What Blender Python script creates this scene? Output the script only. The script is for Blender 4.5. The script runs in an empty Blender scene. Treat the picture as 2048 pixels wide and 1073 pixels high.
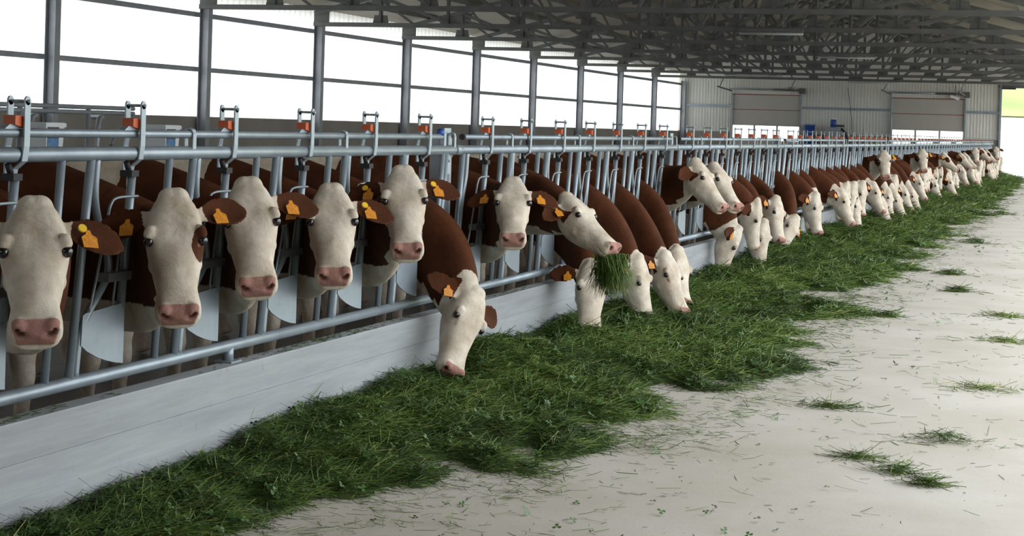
import bpy, bmesh, math, random
import numpy as np
from mathutils import Vector, Matrix
random.seed(7)
rng = np.random.default_rng(11)
scene = bpy.context.scene
C = scene.collection

# ------------------------------------------------------------------ camera, sky, exposure
EYE = 1.533
FPX, CYP = 3400.0, 285.0
YAW, PITCH, ROLL = 0.327580, -0.010385, math.radians(1.8)
_f = np.array([-math.sin(YAW)*math.cos(PITCH), math.cos(YAW)*math.cos(PITCH), math.sin(PITCH)])
_r0 = np.array([math.cos(YAW), math.sin(YAW), 0.0]); _u0 = np.cross(_r0, _f)
_r = math.cos(ROLL)*_r0 + math.sin(ROLL)*_u0
_u = -math.sin(ROLL)*_r0 + math.cos(ROLL)*_u0
cam = bpy.data.cameras.new('camera'); cam_o = bpy.data.objects.new('camera', cam); C.objects.link(cam_o)
cam.sensor_fit = 'HORIZONTAL'; cam.sensor_width = 36.0
cam.lens = FPX*36.0/2048.0
cam.shift_y = -(536.5-CYP)/2048.0
cam.clip_start = 0.05; cam.clip_end = 600
cam_o.matrix_world = Matrix(((_r[0], _u[0], -_f[0], 0), (_r[1], _u[1], -_f[1], 0), (_r[2], _u[2], -_f[2], EYE), (0, 0, 0, 1)))
scene.camera = cam_o

world = bpy.data.worlds.new('overcast_sky'); scene.world = world; world.use_nodes = True
wn = world.node_tree.nodes; wn['Background'].inputs[0].default_value = (0.93, 0.97, 1.0, 1); wn['Background'].inputs[1].default_value = 1.0
scene.view_settings.view_transform = 'Standard'; scene.view_settings.look = 'None'
scene.view_settings.exposure = 1.92; scene.view_settings.gamma = 1.0; scene.view_settings.use_curve_mapping = False

# ------------------------------------------------------------------ helpers
def ray(x, y): return _f + _r*((x-1024)/FPX) - _u*((y-CYP)/FPX)
def atX(x, y, X): d = ray(x, y); return d*(X/d[0]) + np.array([0, 0, EYE])
def atY(x, y, Y): d = ray(x, y); return d*(Y/d[1]) + np.array([0, 0, EYE])
def atZ(x, y, Z=0.0): d = ray(x, y); return d*((Z-EYE)/d[2]) + np.array([0, 0, EYE])

def tag(o, label=None, cat=None, group=None, kind=None):
    if label: o['label'] = label
    if cat: o['category'] = cat
    if group: o['group'] = group
    if kind: o['kind'] = kind
    return o
def empty(name, loc=(0, 0, 0), rz=0):
    o = bpy.data.objects.new(name, None); C.objects.link(o); o.location = loc; o.rotation_euler = (0, 0, rz); o.empty_display_size = 0.1
    return o
def put(name, mesh, parent=None, loc=(0, 0, 0)):
    o = bpy.data.objects.new(name, mesh); C.objects.link(o); o.parent = parent; o.location = loc
    return o

class MB:
    def __init__(s): s.v = []; s.f = []; s.sm = []
    def add(s, vs, fs, smooth=False):
        b = len(s.v); s.v += [tuple(map(float, p)) for p in vs]
        for q in fs: s.f.append([i+b for i in q]); s.sm.append(smooth)
        return s
    def box(s, x0, x1, y0, y1, z0, z1):
        return s.add([(x0, y0, z0), (x1, y0, z0), (x1, y1, z0), (x0, y1, z0), (x0, y0, z1), (x1, y0, z1), (x1, y1, z1), (x0, y1, z1)],
                     [(3, 2, 1, 0), (4, 5, 6, 7), (0, 1, 5, 4), (1, 2, 6, 5), (2, 3, 7, 6), (3, 0, 4, 7)])
    def beam(s, p, q, w, h, up=(0, 0, 1)):
        p = Vector(p); q = Vector(q); t = (q-p).normalized(); up = Vector(up)
        if abs(t.dot(up)) > .98: up = Vector((1, 0, 0))
        l = t.cross(up).normalized(); n = l.cross(t)
        vs = [c + l*a*w/2 + n*b*h/2 for c in (p, q) for a, b in ((-1, -1), (1, -1), (1, 1), (-1, 1))]
        return s.add(vs, [(0, 1, 2, 3), (7, 6, 5, 4), (0, 4, 5, 1), (1, 5, 6, 2), (2, 6, 7, 3), (3, 7, 4, 0)])
    def tube(s, pts, r, n=10, cap=True):
        pts = [Vector(p) for p in pts]; rs = r if isinstance(r, (list, tuple)) else [r]*len(pts)
        rings = []; prev = None
        for i, p in enumerate(pts):
            t = ((pts[min(i+1, len(pts)-1)]-p).normalized() + (p-pts[max(i-1, 0)]).normalized()).normalized()
            if prev is None:
                a = Vector((1, 0, 0)) if abs(t.x) < .9 else Vector((0, 1, 0))
                l = t.cross(a).normalized()
            else: l = (prev - t*prev.dot(t)).normalized()
            prev = l; m = t.cross(l)
            rings.append([p + (l*math.cos(2*math.pi*k/n) + m*math.sin(2*math.pi*k/n))*rs[i] for k in range(n)])
        vs = [v for rg in rings for v in rg]; fs = []
        for i in range(len(pts)-1):
            for k in range(n): fs.append((i*n+k, i*n+(k+1) % n, (i+1)*n+(k+1) % n, (i+1)*n+k))
        s.add(vs, fs, True)
        if cap:
            b = len(s.v)-len(vs)
            s.f.append([b+k for k in range(n)][::-1]); s.sm.append(False)
            s.f.append([b+(len(pts)-1)*n+k for k in range(n)]); s.sm.append(False)
        return s
    def prism(s, poly, a, b, axis):
        """extrude a 2D polygon: axis 'x' -> poly in (y,z), from x=a to x=b; 'y' -> (x,z)"""
        n = len(poly)
        if axis == 'x': vs = [(a, p, q) for p, q in poly] + [(b, p, q) for p, q in poly]
        else: vs = [(p, a, q) for p, q in poly] + [(p, b, q) for p, q in poly]
        fs = [list(range(n)), list(range(2*n-1, n-1, -1))] + [(i, i+n, (i+1) % n+n, (i+1) % n) for i in range(n)]
        return s.add(vs, fs)
    def sphere(s, c, r, n=10, m=7):
        c = Vector(c); vs = []; rr = r if isinstance(r, (tuple, list)) else (r, r, r)
        for i in range(m+1):
            th = math.pi*i/m
            for k in range(n):
                ph = 2*math.pi*k/n
                vs.append((c.x+rr[0]*math.sin(th)*math.cos(ph), c.y+rr[1]*math.sin(th)*math.sin(ph), c.z+rr[2]*math.cos(th)))
        fs = [(i*n+k, (i+1)*n+k, (i+1)*n+(k+1) % n, i*n+(k+1) % n) for i in range(m) for k in range(n)]
        return s.add(vs, fs, True)
    def mesh(s, name, material, fix=True):
        me = bpy.data.meshes.new(name); me.from_pydata(s.v, [], s.f)
        me.polygons.foreach_set('use_smooth', s.sm)
        me.materials.append(material)
        if fix:
            bm = bmesh.new(); bm.from_mesh(me); bmesh.ops.recalc_face_normals(bm, faces=bm.faces); bm.to_mesh(me); bm.free()
        me.update(); return me
    def build(s, name, material, parent=None, loc=(0, 0, 0)): return put(name, s.mesh(name, material), parent, loc)

def mat(name, col, rough=.6, metal=0.0, var=None, scale=6.0, bump=0.0, bscale=40.0, stretch=(1, 1, 1), coord='Object', spec=.5):
    m = bpy.data.materials.new(name); m.use_nodes = True; nt = m.node_tree; N = nt.nodes; L = nt.links
    b = N['Principled BSDF']; b.inputs['Base Color'].default_value = (*col, 1); b.inputs['Roughness'].default_value = rough
    b.inputs['Metallic'].default_value = metal; b.inputs['Specular IOR Level'].default_value = spec
    tc = N.new('ShaderNodeTexCoord'); mp = N.new('ShaderNodeMapping'); mp.inputs['Scale'].default_value = stretch
    L.new(tc.outputs[coord], mp.inputs[0])
    if var is not None:
        nz = N.new('ShaderNodeTexNoise'); nz.inputs['Scale'].default_value = scale; nz.inputs['Detail'].default_value = 6
        L.new(mp.outputs[0], nz.inputs['Vector'])
        cr = N.new('ShaderNodeValToRGB'); cr.color_ramp.elements[0].position = .3; cr.color_ramp.elements[1].position = .7
        cr.color_ramp.elements[0].color = (*var, 1); cr.color_ramp.elements[1].color = (*col, 1)
        L.new(nz.outputs['Fac'], cr.inputs[0]); L.new(cr.outputs[0], b.inputs['Base Color'])
    if bump:
        n2 = N.new('ShaderNodeTexNoise'); n2.inputs['Scale'].default_value = bscale; n2.inputs['Detail'].default_value = 5
        L.new(mp.outputs[0], n2.inputs['Vector'])
        bp = N.new('ShaderNodeBump'); bp.inputs['Strength'].default_value = bump; bp.inputs['Distance'].default_value = .01
        L.new(n2.outputs['Fac'], bp.inputs['Height']); L.new(bp.outputs[0], b.inputs['Normal'])
    return m

M = {}
M['galv'] = mat('galvanised_tube', (.31, .365, .40), .38, .35, (.24, .285, .32), 9, .05, 60)
M['galv_plate'] = mat('galvanised_sheet', (.33, .39, .43), .42, .35, (.28, .33, .37), 14)
M['steel'] = mat('dull_steel', (.36, .39, .42), .5, .4, (.28, .30, .33), 5)
M['truss'] = mat('truss_steel', (.16, .165, .155), .55, .3, (.12, .122, .115), 3)
M['orange'] = mat('orange_plastic', (.55, .10, .02), .5, 0, (.42, .07, .015), 20)
M['rubber'] = mat('black_rubber', (.015, .015, .017), .7)
M['blue'] = mat('blue_plastic', (.02, .07, .30), .4)
M['bluepaint'] = mat('blue_box_panel', (.05, .16, .38), .5, 0, (.12, .28, .5), 30)
M['white_plastic'] = mat('white_plastic', (.75, .78, .8), .45)
M['tag'] = mat('ear_tag_orange', (.72, .30, .02), .45, 0, (.50, .16, .01), 90)
M['tagy'] = mat('ear_tag_yellow', (.80, .52, .03), .45)
M['eye'] = mat('eye_dark', (.012, .008, .010), .08, 0, spec=.8)
M['lowwall'] = mat('grey_concrete', (.30, .27, .235), .85, 0, (.24, .215, .19), 1.2, .2, 30)
M['dung'] = mat('wet_alley_floor', (.10, .085, .065), .55, 0, (.05, .04, .03), 1.5, .4, 12)
M['roof'] = mat('cream_roof_sheet', (.33, .30, .23), .6, 0, (.28, .255, .20), .8)
M['backsheet'] = mat('back_wall_sheet', (.70, .70, .64), .55, 0, (.63, .63, .58), .6)
M['door'] = mat('sectional_door_panel', (.46, .44, .39), .6, 0, (.43, .41, .365), 2)
M['seal'] = mat('red_door_seal', (.22, .045, .03), .6)
M['post'] = mat('galvanised_column', (.33, .35, .38), .5, .3, (.27, .28, .30), 4)
M['yard'] = mat('pale_gravel_yard', (.62, .60, .55), .9, 0, (.52, .50, .45), .6, coord='Object')
M['hill'] = mat('grassy_bank', (.20, .33, .09), .95, 0, (.30, .32, .14), .35)
M['dark'] = mat('dark_pump_metal', (.03, .035, .04), .5)
M['batten'] = mat('lamp_batten', (.42, .44, .44), .5)

def mat_concrete_floor():
    m = bpy.data.materials.new('pale_feed_floor'); m.use_nodes = True; nt = m.node_tree; N = nt.nodes; L = nt.links; b = N['Principled BSDF']
    b.inputs['Roughness'].default_value = .75
    tc = N.new('ShaderNodeTexCoord')
    n1 = N.new('ShaderNodeTexNoise'); n1.inputs['Scale'].default_value = .9; n1.inputs['Detail'].default_value = 8; n1.inputs['Roughness'].default_value = .65
    L.new(tc.outputs['Object'], n1.inputs['Vector'])
    c1 = N.new('ShaderNodeValToRGB'); c1.color_ramp.elements[0].position = .32; c1.color_ramp.elements[1].position = .68
    c1.color_ramp.elements[0].color = (.375, .34, .285, 1); c1.color_ramp.elements[1].color = (.475, .448, .40, 1)
    L.new(n1.outputs['Fac'], c1.inputs[0])
    n2 = N.new('ShaderNodeTexNoise'); n2.inputs['Scale'].default_value = 38; n2.inputs['Detail'].default_value = 5
    L.new(tc.outputs['Object'], n2.inputs['Vector'])
    c2 = N.new('ShaderNodeValToRGB'); c2.color_ramp.elements[0].position = .645; c2.color_ramp.elements[1].position = .74
    c2.color_ramp.elements[0].color = (0, 0, 0, 1); c2.color_ramp.elements[1].color = (.6, .6, .6, 1)
    L.new(n2.outputs['Fac'], c2.inputs[0])
    mx = N.new('ShaderNodeMixRGB'); mx.inputs[2].default_value = (.30, .24, .16, 1)
    L.new(c2.outputs[0], mx.inputs[0]); L.new(c1.outputs[0], mx.inputs[1]); L.new(mx.outputs[0], b.inputs['Base Color'])
    bp = N.new('ShaderNodeBump'); bp.inputs['Strength'].default_value = .25; bp.inputs['Distance'].default_value = .004
    n3 = N.new('ShaderNodeTexNoise'); n3.inputs['Scale'].default_value = 60
    L.new(tc.outputs['Object'], n3.inputs['Vector']); L.new(n3.outputs['Fac'], bp.inputs['Height']); L.new(bp.outputs[0], b.inputs['Normal'])
    return m
M['floor'] = mat_concrete_floor()

def mat_curb():
    m = bpy.data.materials.new('cast_curb_concrete'); m.use_nodes = True; nt = m.node_tree; N = nt.nodes; L = nt.links; b = N['Principled BSDF']
    b.inputs['Roughness'].default_value = .7
    tc = N.new('ShaderNodeTexCoord'); mp = N.new('ShaderNodeMapping'); mp.inputs['Scale'].default_value = (1, .25, 3)
    L.new(tc.outputs['Object'], mp.inputs[0])
    n1 = N.new('ShaderNodeTexNoise'); n1.inputs['Scale'].default_value = 3.5; n1.inputs['Detail'].default_value = 9; n1.inputs['Roughness'].default_value = .65
    L.new(mp.outputs[0], n1.inputs['Vector'])
    c1 = N.new('ShaderNodeValToRGB'); c1.color_ramp.elements[0].position = .3; c1.color_ramp.elements[1].position = .65
    c1.color_ramp.elements[0].color = (.235, .25, .26, 1); c1.color_ramp.elements[1].color = (.345, .365, .375, 1)
    L.new(n1.outputs['Fac'], c1.inputs[0])
    n2 = N.new('ShaderNodeTexNoise'); n2.inputs['Scale'].default_value = 26; n2.inputs['Detail'].default_value = 3
    mp2 = N.new('ShaderNodeMapping'); mp2.inputs['Scale'].default_value = (1, 1, .45); L.new(tc.outputs['Object'], mp2.inputs[0])
    L.new(mp2.outputs[0], n2.inputs['Vector'])
    c2 = N.new('ShaderNodeValToRGB'); c2.color_ramp.elements[0].position = .70; c2.color_ramp.elements[1].position = .78
    c2.color_ramp.elements[0].color = (0, 0, 0, 1); c2.color_ramp.elements[1].color = (.5, .5, .5, 1)
    L.new(n2.outputs['Fac'], c2.inputs[0])
    mx = N.new('ShaderNodeMixRGB'); mx.inputs[2].default_value = (.14, .14, .15, 1)
    L.new(c2.outputs[0], mx.inputs[0]); L.new(c1.outputs[0], mx.inputs[1]); L.new(mx.outputs[0], b.inputs['Base Color'])
    bp = N.new('ShaderNodeBump'); bp.inputs['Strength'].default_value = .3; bp.inputs['Distance'].default_value = .006
    L.new(n1.outputs['Fac'], bp.inputs['Height']); L.new(bp.outputs[0], b.inputs['Normal'])
    return m
M['curb'] = mat_curb()

def mat_translucent():
    m = bpy.data.materials.new('translucent_wall_sheet'); m.use_nodes = True; nt = m.node_tree; N = nt.nodes; L = nt.links
    N.remove(N['Principled BSDF']); out = N['Material Output']
    t = N.new('ShaderNodeBsdfTranslucent'); t.inputs[0].default_value = (.86, .87, .88, 1)
    d = N.new('ShaderNodeBsdfDiffuse'); d.inputs[0].default_value = (.8, .8, .8, 1)
    mx = N.new('ShaderNodeMixShader'); mx.inputs[0].default_value = .18
    L.new(t.outputs[0], mx.inputs[1]); L.new(d.outputs[0], mx.inputs[2]); L.new(mx.outputs[0], out.inputs[0])
    return m
M['translucent'] = mat_translucent()

def mat_grass():
    m = bpy.data.materials.new('cut_grass'); m.use_nodes = True; nt = m.node_tree; N = nt.nodes; L = nt.links; b = N['Principled BSDF']
    b.inputs['Roughness'].default_value = .55; b.inputs['Specular IOR Level'].default_value = .3
    at = N.new('ShaderNodeAttribute'); at.attribute_name = 'tint'
    cr = N.new('ShaderNodeValToRGB'); e = cr.color_ramp.elements
    e[0].position = 0; e[0].color = (.024, .046, .008, 1); e[1].position = 1; e[1].color = (.36, .33, .13, 1)
    for p, c in ((.42, (.058, .108, .015, 1)), (.75, (.135, .205, .034, 1)), (.93, (.15, .20, .05, 1))):
        q = e.new(p); q.color = c
    L.new(at.outputs['Fac'], cr.inputs[0]); L.new(cr.outputs[0], b.inputs['Base Color'])
    return m
M['grass'] = mat_grass()
M['grass_bed'] = mat('grass_bed', (.040, .072, .012), .9, 0, (.024, .042, .008), 14, .8, 50)
M['clover'] = mat('clover_leaf', (.075, .165, .040), .5, 0, (.042, .11, .024), 3)

def mat_coat():
    m = bpy.data.materials.new('cow_coat'); m.use_nodes = True; nt = m.node_tree; N = nt.nodes; L = nt.links; b = N['Principled BSDF']
    b.inputs['Roughness'].default_value = .75; b.inputs['Specular IOR Level'].default_value = .12
    tc = N.new('ShaderNodeTexCoord')
    at = N.new('ShaderNodeAttribute'); at.attribute_name = 'coat'
    sp = N.new('ShaderNodeSeparateColor'); L.new(at.outputs['Color'], sp.inputs[0])
    def noise(scale, detail=4, rough=.6):
        n = N.new('ShaderNodeTexNoise'); n.inputs['Scale'].default_value = scale; n.inputs['Detail'].default_value = detail; n.inputs['Roughness'].default_value = rough
        L.new(tc.outputs['Object'], n.inputs['Vector']); return n
    def math_(op, a, bb, c=None):
        n = N.new('ShaderNodeMath'); n.operation = op
        for i, v in enumerate((a, bb)):
            if isinstance(v, (int, float)): n.inputs[i].default_value = v
            else: L.new(v, n.inputs[i])
        return n.outputs[0]
    def ramp(v, p0, p1, c0, c1):
        r = N.new('ShaderNodeValToRGB'); r.color_ramp.elements[0].position = p0; r.color_ramp.elements[1].position = p1
        r.color_ramp.elements[0].color = (*c0, 1); r.color_ramp.elements[1].color = (*c1, 1); L.new(v, r.inputs[0]); return r.outputs[0]
    def mix(f, a, c):
        n = N.new('ShaderNodeMixRGB'); L.new(f, n.inputs[0])
        for i, v in ((1, a), (2, c)):
            if isinstance(v, tuple): n.inputs[i].default_value = (*v, 1)
            else: L.new(v, n.inputs[i])
        return n.outputs[0]
    nb = noise(22, 6, .7)
    white = ramp(noise(9, 6).outputs['Fac'], .3, .7, (.46, .375, .275), (.73, .66, .56))
    brown = ramp(noise(6, 5).outputs['Fac'], .3, .7, (.048, .015, .006), (.095, .030, .0105))
    bm_ = math_('ADD', sp.outputs[0], math_('MULTIPLY', math_('SUBTRACT', nb.outputs['Fac'], .5), .55))
    fac = ramp(bm_, .46, .54, (0, 0, 0), (1, 1, 1))
    col = mix(fac, white, brown)
    pk = ramp(noise(30, 4).outputs['Fac'], .3, .7, (.33, .165, .135), (.44, .25, .205))
    pf = ramp(math_('ADD', sp.outputs[1], math_('MULTIPLY', math_('SUBTRACT', nb.outputs['Fac'], .5), .35)), .35, .65, (0, 0, 0), (1, 1, 1))
    col = mix(pf, col, pk)
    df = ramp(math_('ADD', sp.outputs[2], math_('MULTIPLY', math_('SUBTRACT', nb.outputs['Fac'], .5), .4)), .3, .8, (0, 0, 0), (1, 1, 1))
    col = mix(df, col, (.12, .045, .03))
    L.new(col, b.inputs['Base Color'])
    bp = N.new('ShaderNodeBump'); bp.inputs['Strength'].default_value = .75; bp.inputs['Distance'].default_value = .008
    hn = noise(42, 7, .72); L.new(hn.outputs['Fac'], bp.inputs['Height']); L.new(bp.outputs[0], b.inputs['Normal'])
    return m
M['coat'] = mat_coat()

# ------------------------------------------------------------------ setting: floors, curb, walls
YB = 70.7          # back wall
XW = -16.5         # left wall line
XC0, XC1, ZC = -3.735, -3.63, .402
POSTY = [24.3-5.15*4 + 5.15*k for k in range(13)] + [YB-.12]

tag(MB().box(XC1-.02, 9, -8, YB, -.15, 0).build('floor', M['floor']), kind='structure')
tag(MB().box(XW, XC0+.02, -8, YB, -.16, -.01).build('floor_stable', M['dung']), kind='structure')
cb = MB()
for k in range(14):       # the curb is cast in lengths with a fine joint between them
    y0 = -8+k*5.86-.002; y1 = min(y0+5.86, YB)
    if y0 >= YB: break
    m = MB(); b = .006
    m.prism([(XC0, -.1), (XC1, -.1), (XC1, .125), (XC1-.003, .128), (XC1-.003, .25), (XC1, .253), (XC1, .345), (XC1-.003, .348), (XC1-.003, ZC-b), (XC1-b, ZC), (XC0+b, ZC), (XC0, ZC-b)], y0+.002, y1-.002, 'y')
    if k == 0:
        curb = tag(m.build('wall_curb', M['curb']), kind='structure')
    else: m.build('curb_section', M['curb'], curb)

# left wall: concrete base, columns, girts and translucent sheets
wl = tag(MB().box(XW-.2, XW-.02, -8, YB+.15, -.1, 1.5).build('wall_left', M['lowwall']), kind='structure')
def rib_sheet(y0, y1, z0, z1, x, pitch=.256, depth=.03, axis='x', thick=0.0):
    """corrugated sheet: trapezoid ribs along z, running along y (axis x) or along x (axis y)"""
    prof = []; n = max(1, round((y1-y0)/pitch)); p = (y1-y0)/n
    for k in range(n):
        a = y0+k*p; prof += [(a, 0), (a+.66*p, 0), (a+.74*p, depth), (a+.92*p, depth)]
    prof.append((y1, 0))
    m = MB(); vs = []; fs = []
    for (s, d) in prof:
        q = (x-d, s) if axis == 'x' else (s, x-d)
        vs += [(*q, z0), (*q, z1)]
    for i in range(len(prof)-1): fs.append((2*i, 2*i+2, 2*i+3, 2*i+1))
    m.add(vs, fs); return m
sheet_w = 5.15/5
for k in range(-1, 14*5):
    y0 = POSTY[0]-5.15+k*sheet_w
    y1 = min(y0+sheet_w, YB)
    if y0 > YB-.2 or y0 < -8: continue
    o = put('translucent_sheet', rib_sheet(y0+.004, y1-.004, 1.46, 4.06, XW-.10).mesh('translucent_sheet', M['translucent'], False), wl)
def ibeam(mb, x, y, z0, z1, d=.20, w=.16):
    mb.box(x-.006, x+.006, 0, 0, 0, 0) if False else None
    mb.box(x-d/2, x-d/2+.012, y-w/2, y+w/2, z0, z1); mb.box(x+d/2-.012, x+d/2, y-w/2, y+w/2, z0, z1); mb.box(x-d/2, x+d/2, y-.005, y+.005, z0, z1)
    return mb
colm = ibeam(MB(), 0, 0, 0, 3.62).mesh('column', M['post'])
for y in POSTY: put('column', colm, wl, (XW+.12, y, 0))
gm = MB().box(-.03, .03, .09, 5.06, -.045, .045).box(-.028, .06, .09, 5.06, .03, .045).mesh('girt', M['post'])
for y in POSTY[:-1]:
    if y > YB-5.2: 
        continue
    for z in (2.42, 3.48): put('girt', gm, wl, (XW+.0, y, z))
ym = YB-.12-POSTY[-2]
gm2 = MB().box(-.03, .03, .09, ym-.09, -.045, .045).mesh('girt', M['post'])
for z in (2.42, 3.48): put('girt', gm2, wl, (XW, POSTY[-2], z))

# back wall with two sectional doors and the open end of the feed alley
XR = -0.55; SL = .255; ZCH = 3.60; RIDGE = (XW+XR)/2-.22/(2*SL)
def roofz(x): return ZCH+min(.48+SL*max(x-XW, 0), .26+SL*max(XR-x, 0))
D1 = (-14.28, -11.42); D2 = (-7.69, -4.82); JX = -3.41
bw = tag(MB().box(XW-.1, D1[0]-.06, YB, YB+.2, -.1, 1.53).box(D1[1]+.06, D2[0]-.06, YB, YB+.2, -.1, 1.53).box(D2[1]+.06, JX-.05, YB, YB+.2, -.1, 1.53).build('wall_back', M['lowwall']), kind='structure')
def sheets(x0, x1, z0, z1):
    n = max(1, round((x1-x0)/1.0)); w = (x1-x0)/n
    for k in range(n):
        put('wall_sheet', rib_sheet(x0+k*w-.012, x0+(k+1)*w+.012, z0, z1, YB+.05+.002*(k % 2), .125, .02, 'y').mesh('wall_sheet', M['backsheet'], False), bw)
sheets(XW-.1, D1[0]-.05, 1.5, 3.75); sheets(D1[1]+.05, D2[0]-.05, 1.5, 3.75); sheets(D2[1]+.05, JX-.02, 1.5, 3.75)
sheets(D1[0]-.05, D1[1]+.05, 3.12, 3.75); sheets(D2[0]-.05, D2[1]+.05, 3.12, 3.75)
gab = MB().prism([(XW-.1, 3.72), (XR+.3, 3.72), (XR+.3, 3.8), (RIDGE, roofz(RIDGE)-.05), (XW-.1, 4.0)], YB+.06, YB+.12, 'y')
gab.build('gable_sheet', M['backsheet'], bw)
for x0, x1 in ((XW, D1[0]-.07), (D1[1]+.07, D2[0]-.07), (D2[1]+.07, JX-.05)):
    MB().box(x0, x1, YB-.07, YB-.005, 2.56, 2.66).build('wall_girt', M['galv'], bw)
MB().box(JX-.06, JX+.02, YB-.12, YB+.06, 0, 3.72).build('door_jamb', M['galv'], bw)
MB().box(JX-.1, 3, YB-.1, YB+.1, 3.62, 3.74).build('header_beam', M['truss'], bw)
MB().box(JX+.02, JX+.55, YB-.2, YB-.1, 3.56, 3.62).build('track_end', M['dark'], bw)
for i, (a, b) in enumerate((D1, D2)):
    dr = tag(empty('door_%d' % (i+1), ((a+b)/2, YB, 0)), kind='structure')
    w = (b-a)/2
    for z0, z1 in ((1.84, 2.475), (2.495, 3.10)):
        MB().box(-w, w, -.03, .03, z0, z1).build('door_panel', M['door'], dr)
    MB().box(-w, w, -.035, .035, 3.10, 3.135).build('door_seal', M['seal'], dr); MB().box(-w, w, -.034, .02, 2.472, 2.498).build('door_seal', M['seal'], dr)
    MB().box(-w, w, -.03, .03, 1.82, 1.845).build('window_rail', M['door'], dr)
    for k in range(4):
        x = -w + k*2*w/3; MB().box(x-.035, x+.035, -.03, .03, 1.2, 1.83).build('window_bar', M['door'], dr)
    MB().box(-w, w, -.03, .03, 0, 1.2).build('door_panel', M['door'], dr)
    for s in (-1, 1):
        MB().box(s*(w+.03)-.03, s*(w+.03)+.03, -.14, -.04, 0, 3.2).build('door_track', M['galv'], dr)
        MB().beam((s*(w+.03), -.1, 3.25), (s*(w+.03)-.1, -2.6, 3.36), .05, .05).build('ceiling_track', M['truss'], dr)
        MB().beam((s*(w+.03)-.08, -2.2, 3.36), (s*(w+.03)+.1, -2.3, 3.75), .035, .02).build('track_hanger', M['truss'], dr)
    MB().tube([(-w-.1, -.2, 3.33), (w*.2, -.2, 3.33)], .035).build('spring_shaft', M['galv'], dr)
    MB().tube([(w*.2, -.2, 3.33), (w+.15, -.2, 3.33)], .045).build('torsion_spring', M['truss'], dr)
    MB().box(w-.05, w+.2, -.28, -.08, 3.18, 3.42).build('bearing_plate', M['truss'], dr)
mo = empty('door_motor', (-5.2, YB-.3, 3.18)); tag(mo, 'white motor box beside the far door nearest the alley', 'motor')
MB().beam((-.17, 0, .06), (.17, 0, -.06), .15, .11).build('housing', M['white_plastic'], mo); MB().beam((.0, 0, .05), (.02, 0, .5), .04, .03).build('mounting_strap', M['truss'], mo)

tag(MB().box(XW-.2, 2.2, -8.2, -8, -.1, 3.8).build('wall_near_added_shade', M['lowwall']), kind='structure')  # unseen end wall behind the camera, added to block light from that side
tag(MB().box(2.0, 2.2, -8, 3.0, -.1, 3.8).build('wall_right_added_shade', M['lowwall']), kind='structure')  # short wall right of the frame, added to shade the nearest cows and floor
tag(MB().box(-.3, 2.3, -8, 6.0, 3.74, 3.82).build('ceiling_added_shade', M['roof']), kind='structure')  # unseen slab overhead, added to hold back skylight near the camera
# roof sheets, purlins
YN = -8
rs = tag(MB().add([(XW-.5, YN, roofz(XW)-.11), (RIDGE, YN, roofz(RIDGE)), (RIDGE, YB+.5, roofz(RIDGE)), (XW-.5, YB+.5, roofz(XW)-.11)], [(0, 1, 2, 3)])
         .add([(RIDGE, YN, roofz(RIDGE)), (XR+.3, YN, roofz(XR)-.07), (XR+.3, YB+.5, roofz(XR)-.07), (RIDGE, YB+.5, roofz(RIDGE))], [(0, 1, 2, 3)]).build('ceiling', M['roof']), kind='structure')
rs.modifiers.new('thickness', 'SOLIDIFY').thickness = .06; rs.modifiers['thickness'].offset = 1
ribm = MB()
for s in range(6):
    a = XW+.7+s*1.25
    for x in (a, XL) if False else (a, XR-(a-XW)):
        MB().box(x-.03, x+.03, YN, YB, roofz(x)-.15, roofz(x)-.035).build('purlin', M['truss'], rs)

# trusses
def make_truss_parts():
    P = []
    def add(name, mb): P.append((name, mb.mesh(name, M['truss'])))
    mb = MB()
    for s in (-.045, .045):
        mb.box(XW, XR, s-.006+(.035 if s > 0 else -.035), s+.006+(.035 if s > 0 else -.035), -.0, .09); mb.box(XW, XR, min(s, s*2.0), max(s, s*2.0), 0, .01)
    add('bottom_chord', mb)
    n = 10; dx = (XR-XW)/n
    top = lambda x: roofz(x)-ZCH-.19
    for s in (0, 1):
        a, b = (XW, RIDGE) if s == 0 else (RIDGE, XR)
        add('top_chord', MB().beam((a, 0, top(a)), (b, 0, top(b)), .12, .10))
    for k in range(1, n):
        x = XW+k*dx
        add('web_vertical', MB().beam((x, 0, .06), (x, 0, top(x)), .08, .05, (0, 1, 0)).beam((x+.02, -.03, .06), (x+.02, -.03, top(x)), .012, .05, (0, 1, 0)))
        h = .26; w = .40 if k != n//2 else .6
        add('gusset_plate', MB().prism([(x-w/2, .02), (x+w/2, .02), (x+w/2*.75, h), (x-w/2*.75, h)], -.012, .012, 'y'))
        add('gusset_plate', MB().prism([(x-.2, top(x)-.2), (x+.2, top(x)-.2), (x+.26, top(x)-.02), (x-.26, top(x)-.02)], -.012, .012, 'y'))
    for k in range(n):
        x0 = XW+k*dx; x1 = x0+dx
        if k < n//2: p, q = (x1, 0, .10), (x0, 0, top(x0)-.04)
        else: p, q = (x0, 0, .10), (x1, 0, top(x1)-.04)
        if 0 < k < n-1: add('web_diagonal', MB().beam(p, q, .075, .05, (0, 1, 0)).beam((p[0], -.03, p[2]), (q[0], -.03, q[2]), .06, .012, (0, 1, 0)))
        xm = (x0+x1)/2
        if 0 < k < n-1: add('web_strut', MB().beam((xm, 0, .06), (x0 if k < n//2 else x1, 0, top(x0 if k < n//2 else x1)-.1), .05, .04, (0, 1, 0)))
    add('gusset_plate', MB().prism([(XW-.02, 0), (XW+.34, 0), (XW+.34, .40), (XW-.02, .34)], -.02, .02, 'y'))
    add('gusset_plate', MB().prism([(XR-.34, 0), (XR+.02, 0), (XR+.02, .2), (XR-.34, .3)], -.02, .02, 'y'))
    return P
TP = make_truss_parts()
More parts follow.
